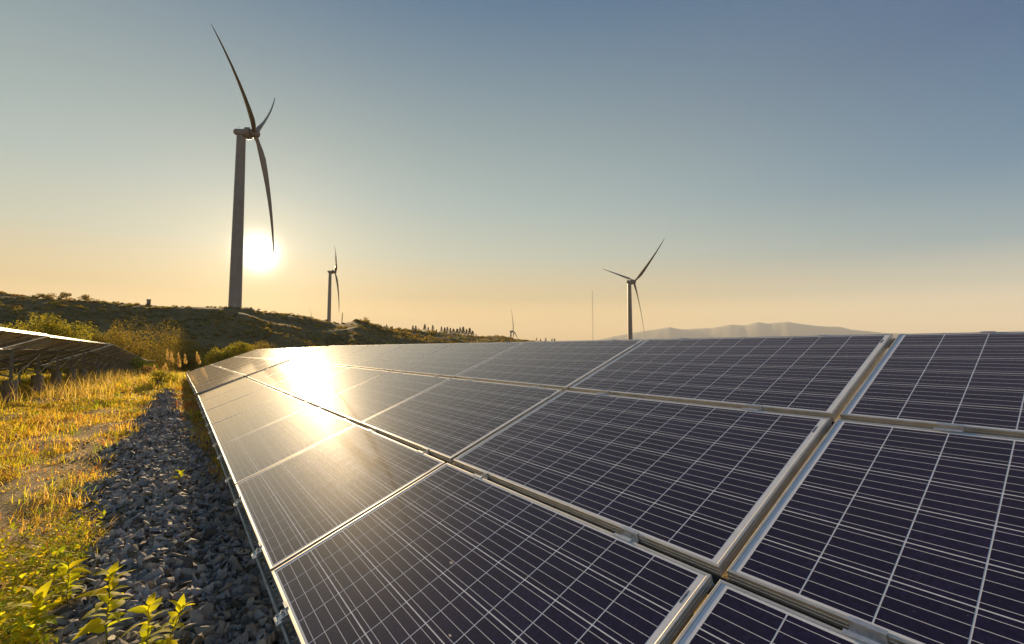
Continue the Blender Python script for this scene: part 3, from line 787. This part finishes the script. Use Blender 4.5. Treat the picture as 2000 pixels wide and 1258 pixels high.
# tall dry grass stalks in front of the piers
n = 260; a = 17+26*rng.random(n); p = 2.6+rng.normal(0, .8, n)-(a-17)*.03; k_ = vnoise(a, p, .7, 2) > .42; a, p = a[k_], p[k_]
x, y = xy(a, p); rep = np.repeat(np.arange(len(x)), 7)
V, Fc, C = blades(x[rep]+rng.normal(0, .12, len(rep)), y[rep]+rng.normal(0, .12, len(rep)), rng.uniform(.25, .8, len(rep)), .012+.0003*y[rep], np.array([[.55, .42, .20]])*rng.uniform(.6, 1.25, (len(rep), 1)), .8)
o = obj('dry_grass', fast_mesh('dry_grass', V, Fc, M_GRASS, C)); tag(o, 'tall straw coloured dry grass standing in front of the piers of the left row', 'dry grass', kind='stuff')

# ---------------------------------------------------------------- broad leaved weeds
def leaf_v(L, W, nseg=4, droop=.5, fold=.25):
    V, Fc = [], []
    for k_ in range(nseg+1):
        t = k_/nseg; w = W*math.sin(math.pi*min(1, t**.75*1.0))*(.98 if 0 < t < 1 else 0.03)/2+.0006
        zc = -droop*L*t*t; yy = L*t*(1-.15*droop*t)
        V += [(-w, yy, zc+fold*w), (0, yy, zc), (w, yy, zc+fold*w)]
    for k_ in range(nseg):
        b0 = 3*k_; Fc += [(b0, b0+1, b0+4, b0+3), (b0+1, b0+2, b0+5, b0+4)]
    return np.array(V), np.array(Fc)
LEAVES = []
for i in range(5):
    V, Fc = leaf_v(.068, .034, 4, .25+.18*i, .3)
    c = np.array([.42+.04*i, .48+.01*i, .03])
    LEAVES.append(fast_mesh('leaf', V, Fc, M_LEAF, np.repeat(c[None], len(V), 0), smooth=True))
M_STEM, nt, b = newmat('green_stem'); b.inputs['Base Color'].default_value = (.16, .17, .04, 1); b.inputs['Roughness'].default_value = .6
def weed(x, y, hgt, nleaf, lean, label, s_=1.0, branches=0):
    zz = h1(x, y)
    root = empty('leafy_weed', (x, y, zz)); tag(root, label, 'weed', 'broad-leaved green weeds by the gravel')
    mb = MB(); pp = Vector((0, 0, -.02)); path = []
    for i in range(9):
        t = (i+1)/9; q = Vector((lean[0]*t*t+.006*math.sin(i*1.7), lean[1]*t*t+.006*math.cos(i*2.1), hgt*t)); mb.tube(pp, q, .0028*(1.1-t*.7)*s_, n=6, cap=False); path.append(q); pp = q
    obj('stem', mb.me('stem', M_STEM, True), root)
    for i in range(nleaf):
        t = .25+.75*i/(nleaf-1); j = min(8, int(t*9)); q = path[max(0, j-1)].lerp(path[min(8, j)], (t*9) % 1)
        ang = i*2.4+random.uniform(-.4, .4); up = R(5+60*t+random.uniform(-22, 22))
        sc = s_*(1.15-.55*abs(t-.55))*random.uniform(.65, 1.2)
        obj('leaf', LEAVES[random.randrange(5)], root, q, (up, random.uniform(-.5, .5), ang), (sc, sc, sc))
    return root
def gp(px_, py_):
    """ground point seen at a pixel of the photograph"""
    d = ray(px_, py_); t = CAMZ/-d[2]
    for _ in range(6): t = (CAMZ-h1(d[0]*t, d[1]*t))/-d[2]
    return d[0]*t, d[1]*t
for (px_, py_, hgt, nl, lean, lab, s_) in [
    (205, 1275, .36, 24, (.01, 0), 'tall leafy weed growing at the gravel edge, biggest of the three at the bottom', 1.5),
    (287, 1290, .25, 18, (0, 0), 'upright weed among dark stones, between the tallest weed and the leaning one', 1.1),
    (325, 1290, .24, 17, (.07, .0), 'weed leaning right over the dark stones, nearest the solar table of the three', 1.1),
    (130, 1190, .22, 20, (-.02, .02), 'bushy bright weed behind the tallest weed where grass meets gravel', 1.2),
    (60, 1265, .24, 22, (.03, 0), 'broad-leaved weed in the bottom left corner of the picture', 1.5),
    (350, 945, .13, 7, (.02, 0), 'lone small weed growing in the middle of the stones farther back', 1.0)]:
    x, y = gp(px_, py_); weed(x, y, hgt, nl, lean, lab, s_)
# creeping leaves ground cover bottom left
n = 5200
a = 3.0+2.1*rng.random(n); l, r = band_edge(a); p = l-.10+1.1*rng.random(n)**1.15
k_ = (rng.random(n) < (1.3-.9*(a-3.0)/2.1)*(.4+vnoise(a,p,7,2))) ; a, p = a[k_], p[k_]; x, y = xy(a, p); n = len(x)
V0, F0 = leaf_v(1, .42, 3, .35, .3); sc = rng.uniform(.028, .075, n); th = rng.random(n)*6.283; tl = rng.uniform(-.1, 1.0, n)
Vx = V0[:, 0][None]*np.ones((n, 1)); Vy = V0[:, 1][None]*np.cos(tl)[:, None]-V0[:, 2][None]*np.sin(tl)[:, None]; Vz = V0[:, 1][None]*np.sin(tl)[:, None]+V0[:, 2][None]*np.cos(tl)[:, None]
c_, s_ = np.cos(th)[:, None], np.sin(th)[:, None]
W = np.stack([(Vx*c_-Vy*s_)*sc[:, None]+x[:, None], (Vx*s_+Vy*c_)*sc[:, None]+y[:, None], Vz*sc[:, None]+(H(x, y)+.01+.19*rng.random(n)**1.2)[:, None]], -1)
m = len(V0); Fc = (F0[None]+(np.arange(n)*m)[:, None, None]).reshape(-1, 4)
tint = np.array([[.46, .50, .03]])*rng.uniform(.6, 1.5, (n, 1))*np.stack([rng.uniform(.8, 1.4, n), np.ones(n), np.ones(n)], 1)
o = obj('ground_creeper', fast_mesh('ground_creeper', W.reshape(-1, 3), Fc, M_LEAF, np.repeat(tint, m, 0), smooth=True)); tag(o, 'low bright green creeping leaves spread over the bottom left corner', 'ground cover', kind='stuff')

# ---------------------------------------------------------------- shrubs and trees
def leaf_cloud(n, blobs, size, pal, flat=.7):
    """blobs: (cx,cy,cz,rx,ry,rz); leaves as small bent quads near the blob surfaces"""
    bl = np.array(blobs, float); vol = (bl[:, 3]*bl[:, 4]*bl[:, 5])**.67; bi = rng.choice(len(bl), n, p=vol/vol.sum())
    d = rng.normal(size=(n, 3)); d /= np.linalg.norm(d, axis=1)[:, None]; rad_ = rng.uniform(.45, 1.08, n)**.6
    c = bl[bi, :3]+d*bl[bi, 3:]*rad_[:, None]
    u = rng.normal(size=(n, 3)); u /= np.linalg.norm(u, axis=1)[:, None]; w = np.cross(u, rng.normal(size=(n, 3))); w /= np.linalg.norm(w, axis=1)[:, None]
    s_ = size*rng.uniform(.6, 1.4, (n, 1)); V = np.stack([c-u*s_*.5, c+w*s_*.28, c+u*s_*.5, c-w*s_*.28], 1)
    Fc = np.arange(n*4).reshape(n, 4)
    col = np.array(pal)[rng.integers(0, len(pal), n)]*rng.uniform(.7, 1.3, (n, 1))
    return V.reshape(-1, 3), Fc, np.repeat(col, 4, 0)
OLIVE = [(.20, .155, .034), (.25, .18, .04), (.14, .115, .026)]
GOLD = [(.22, .21, .03), (.30, .25, .034), (.16, .16, .027)]
BROWN = [(.22, .15, .045), (.27, .18, .06), (.15, .11, .035)]
def shrub(x, y, w, hgt, pal, label, n=1500, size=.16, nb=9, cat='shrub', name='shrub', group='shrubs on the hillside', open_=False):
    zz = h1(x, y); root = empty(name, (x, y, zz)); tag(root, label, cat, group)
    blobs = []
    for i in range(nb):
        t = random.random()*6.28; q = random.random()**.6*w*.36; hz = hgt*random.uniform(.2, .8) if not open_ else hgt*random.uniform(.6, .85)
        blobs.append((math.cos(t)*q, math.sin(t)*q, hz, w*random.uniform(.14, .26), w*random.uniform(.14, .26), hgt*random.uniform(.14, .26)))
    V, Fc, C = leaf_cloud(n, blobs, size, pal)
    obj('foliage', fast_mesh('foliage', V, Fc, M_SHRUB, C), root)
    mb = MB()
    for bx, by, bz, *_ in blobs[:6]: mb.tube((bx*.15, by*.15, -.1), (bx*.5, by*.5, bz*.55), .03*hgt/2+.01, .02, n=6, cap=False); mb.tube((bx*.5, by*.5, bz*.55), (bx, by, bz), .02, .008, n=5, cap=False)
    obj('stem', mb.me('stem', M_BARK), root)
def at(px_, r_):
    d = ray(px_, 650); hd = np.array([d[0], d[1]])/math.hypot(d[0], d[1]); return hd*r_
SH = [(95, 609, 58, 62, GOLD, 'bright yellow-green bush standing highest behind the left solar tables'),
      (40, 619, 95, 66, GOLD, 'low gold bush just left of the brightest bush behind the left row'),
      (136, 636, 66, 64, GOLD, 'small golden bush right of the highest bright bush'),
      (178, 640, 80, 78, GOLD, 'wide gold-green bush above the bend of the left row top edge'),
      (236, 621, 88, 88, OLIVE, 'widest rounded olive thicket at the foot of the hill'),
      (302, 619, 82, 96, OLIVE, 'brownish rounded thicket right of the widest olive one'),
      (345, 650, 74, 90, OLIVE, 'dark olive thicket low in the hollow above the last left table'),
      (376, 668, 60, 84, OLIVE, 'brown scrub in the hollow behind the tan plume plants'),
      (268, 648, 76, 80, OLIVE, 'deep green shrub below the rounded thickets in the hollow'),
      (425, 683, 50, 75, GOLD, 'golden shrub left in the gold hedge beyond the second table'),
      (448, 678, 45, 73, GOLD, 'golden shrub in the middle of the hedge beyond the second table'),
      (474, 668, 50, 76, GOLD, 'tallest golden shrub of the hedge beyond the second table'),
      (512, 668, 60, 84, OLIVE, 'olive shrub at the right end of the gold hedge'),
      (208, 650, 60, 76, OLIVE, 'brown shrub tucked over the top edge of the third left table')]
for px_, yt_, wp_, r_, pal, lab in SH:
    x, y = at(px_, r_); dep_ = y; w = wp_/F*dep_*1.15; hh_ = CAMZ+(682-yt_)/F*dep_-h1(x, y)
    shrub(x, y, w, hh_*1.08, pal, lab, 5200, .17, 22)
for px_, r_, w, hh_, lab, op in [(88, 209, 7, 2.0, 'low dome shrub, leftmost on the hill skyline', False), (124, 209, 4.2, 2.4, 'spiky small tree second from the left on the hill skyline', True),
                      (162, 209, 5.2, 2.3, 'umbrella shaped tiny tree third from the left on the hill skyline', True), (700, 272, 5.0, 2.8, 'small tree on the ridge knoll, left one of the pair', True), (716, 276, 6.0, 3.4, 'round small tree on the ridge knoll, right one of the pair', True)]:
    x, y = at(px_, r_); shrub(x, y, w*.8, hh_*.95, OLIVE, lab, 1100, .26, 10, 'tree', 'small_tree', 'small trees on the hill skyline', False)
# near bushes and plumes around the end of the tables
x, y = xy(36, 1.9); shrub(x, y, 1.9, 1.3, [(.10, .14, .02), (.16, .18, .03)], 'glossy green bush with bright leaf tips at the end of the grass strip', 1500, .09, 8, 'bush', 'green_bush', 'bushes by the tables')
x, y = xy(34, 1.1); shrub(x, y, 1.1, .9, [(.22, .15, .08), (.3, .2, .11)], 'pinkish dry bush beside the glossy green bush', 700, .06, 6, 'bush', 'dry_bush', 'bushes by the tables')
x, y = xy(22.5, .62); shrub(x, y, 1.2, .75, [(.24, .24, .04), (.30, .26, .05)], 'yellow-green weedy bush where the gravel ends by the second table', 1200, .07, 7, 'bush', 'green_bush', 'bushes by the tables')
def plume(a_, p_, n, hgt, label):
    hgt *= .88
    x, y = xy(a_, p_); zz = h1(x, y); root = empty('plume_grass', (x, y, zz)); tag(root, label, 'plume grass', 'tan plume grasses by the second table')
    for i in range(n):
        t = random.random()*6.28; q = random.random()*.25; hh = hgt*random.uniform(.65, 1); lx, ly = math.cos(t)*(q+.18), math.sin(t)*(q+.18)
        mb = MB(); mb.tube((math.cos(t)*q, math.sin(t)*q, -.05), (lx, ly, hh*.8), .008, .005, n=5, cap=False); obj('stalk', mb.me('stalk', M_STEM), root)
        V, Fc, C = leaf_cloud(260, [(lx, ly, hh*.82, .05, .05, .17), (lx+.05, ly, hh*.7, .07, .05, .1), (lx-.04, ly+.03, hh*.95, .03, .03, .12)], .05, [(.50, .38, .24), (.58, .45, .3)])
        obj('plume', fast_mesh('plume', V, Fc, M_GRASS, C), root)
plume(27.6, .12, 5, 1.75, 'tall tan plume grass standing off the far corner of the second table')
plume(28.3, -.6, 3, 1.5, 'shorter tan plume grass overlapping the far corner of the second table')
plume(27.9, .7, 3, 1.0, 'low tan plume grass left of the tall one')

# hillside scrub as ground cover
def scrub(n, rmin, rmax, azmin, azmax, size_, per, leaf, seed):
    r_ = rmin+(rmax-rmin)*rng.random(n); az = np.radians(azmin+(azmax-azmin)*rng.random(n)); x = r_*np.sin(az); y = r_*np.cos(az)
    D = np.interp(np.degrees(az), DAZ, DD)
    msk = (r_ < D*1.03) & (vnoise(x*.035, y*.035, 1.6, seed)+.35*rng.random(n) > .30+.34*np.clip((r_-100)/100, 0, 1)*.6)
    x, y, r_ = x[msk], y[msk], r_[msk]; n = len(x); zz = H(x, y)
    w = size_*rng.gamma(4, .25, n)*(.6+.9*np.clip((150-r_)/60, 0, 1)); 
    rep = np.repeat(np.arange(n), per); m = len(rep)
    d = rng.normal(size=(m, 3)); d /= np.linalg.norm(d, axis=1)[:, None]; d[:, 2] = np.abs(d[:, 2])
    c = np.stack([x[rep], y[rep], zz[rep]-.1], 1)+d*np.stack([w[rep], w[rep], w[rep]*.75], 1)*rng.uniform(.6, 1.05, (m, 1))
    u = rng.normal(size=(m, 3)); u /= np.linalg.norm(u, axis=1)[:, None]; v_ = np.cross(u, rng.normal(size=(m, 3))); v_ /= np.linalg.norm(v_, axis=1)[:, None]
    s_ = (leaf*(r_[rep]/120)**.7)[:, None]*rng.uniform(.6, 1.3, (m, 1))
    V = np.stack([c-u*s_*.5, c+v_*s_*.3, c+u*s_*.5], 1).reshape(-1, 3)
    pal = np.array(OLIVE+BROWN+[GOLD[2]]); t = pal[rng.integers(0, len(pal), n)]*rng.uniform(.7, 1.3, (n, 1))
    C = np.repeat(t[rep]*rng.uniform(.75, 1.25, (m, 1)), 3, 0)
    return V, np.arange(m*3).reshape(m, 3), C
SC = [scrub(2600, 80, 130, -56, -8, 1.25, 110, .34, 1), scrub(7500, 110, 300, -56, -4, .95, 44, .42, 2), scrub(2800, 250, 640, -24, 7, 1.7, 40, .7, 4)]
off = 0; V, Fc, C = [], [], []
for v_, f_, c_ in SC: V.append(v_); Fc.append(f_+off); C.append(c_); off += len(v_)
o = obj('hillside_scrub', fast_mesh('hillside_scrub', np.concatenate(V), np.concatenate(Fc), M_SHRUB, np.concatenate(C))); tag(o, 'low olive and brown scrub covering the hillside behind the solar rows', 'scrub', kind='stuff')

# skyline pines
def pine_mesh(hgt, n, seed):
    global rng
    t = rng.random(n)**.8; th = rng.random(n)*6.283; layer = np.floor(t*8)/8
    rad_ = hgt*.2*(1.02-t)*(.55+.6*rng.random(n))*(1-.35*((t*8) % 1))+.05
    c = np.stack([np.cos(th)*rad_, np.sin(th)*rad_, hgt*(.12+.88*t)], 1)
    u = np.stack([np.cos(th), np.sin(th), rng.uniform(-.5, .2, n)], 1); v_ = np.stack([-np.sin(th), np.cos(th), rng.uniform(-.4, .4, n)], 1)
    s_ = hgt*.06*rng.uniform(.6, 1.3, (n, 1)); V = np.stack([c-u*s_, c+v_*s_*.6, c+u*s_, c-v_*s_*.6], 1).reshape(-1, 3)
    C = np.repeat(np.array([[.035, .042, .018]])*rng.uniform(.6, 1.5, (n, 1)), 4, 0)
    return fast_mesh('crown', V, np.arange(n*4).reshape(n, 4), M_SHRUB, C)
PINES = [pine_mesh(8, 420, i) for i in range(4)]
mb = MB(); mb.tube((0, 0, -.5), (0, 0, 7), .16, .04, n=7, cap=False); ME_TRUNK = mb.me('trunk', M_BARK)
pp_ = [(755,.5),(766,.45),(806,.9),(812,.75),(818,.6),(829,1.0),(836,.7),(845,.95),(852,.6),(862,.9),(868,1.15),(874,1.0),(880,1.2),(886,.9),(893,1.1),(899,1.25),(905,1.3),(911,1.05),(917,1.2),(923,.9),(930,.55),(1048,.5),(1056,.6),(1066,.55),(1078,.6),(1083,.5)]
ordn = ['first', 'second', 'third', 'fourth', 'fifth', 'sixth', 'seventh', 'eighth', 'ninth', 'tenth', 'eleventh', 'twelfth', 'thirteenth', 'fourteenth', 'fifteenth', 'sixteenth', 'seventeenth', 'eighteenth', 'nineteenth', 'twentieth', 'twenty-first']
for i, (px_, sc) in enumerate(pp_):
    az_ = math.degrees(math.atan2(*ray(px_, 650)[:2])); D_ = float(np.interp(az_, DAZ, DD))
    r_ = D_*(.985 if i % 2 else 1.01); x, y = at(px_, r_); zz = h1(x, y)
    root = empty('pine_tree', (x, y, zz))
    size_word = 'tall' if sc > 1 else ('medium' if sc > .7 else 'small')
    if px_ < 1000: lab = f'{size_word} dark pine on the ridge line, {ordn[i]} from the left of the pine row'
    else: lab = f'{size_word} pine tip over the panels, {ordn[i-21]} of the five right of the ridge end'
    tag(root, lab, 'pine tree', 'pines on the distant ridge'); k_ = sc*D_/500
    obj('crown', PINES[i % 4], root, scale=(k_*random.uniform(1.2, 2.1), k_*1.6, k_*random.uniform(.8, 1.05)), rot=(random.uniform(-.05, .05), random.uniform(-.05, .05), 0)); obj('trunk', ME_TRUNK, root, scale=(k_, k_, k_))
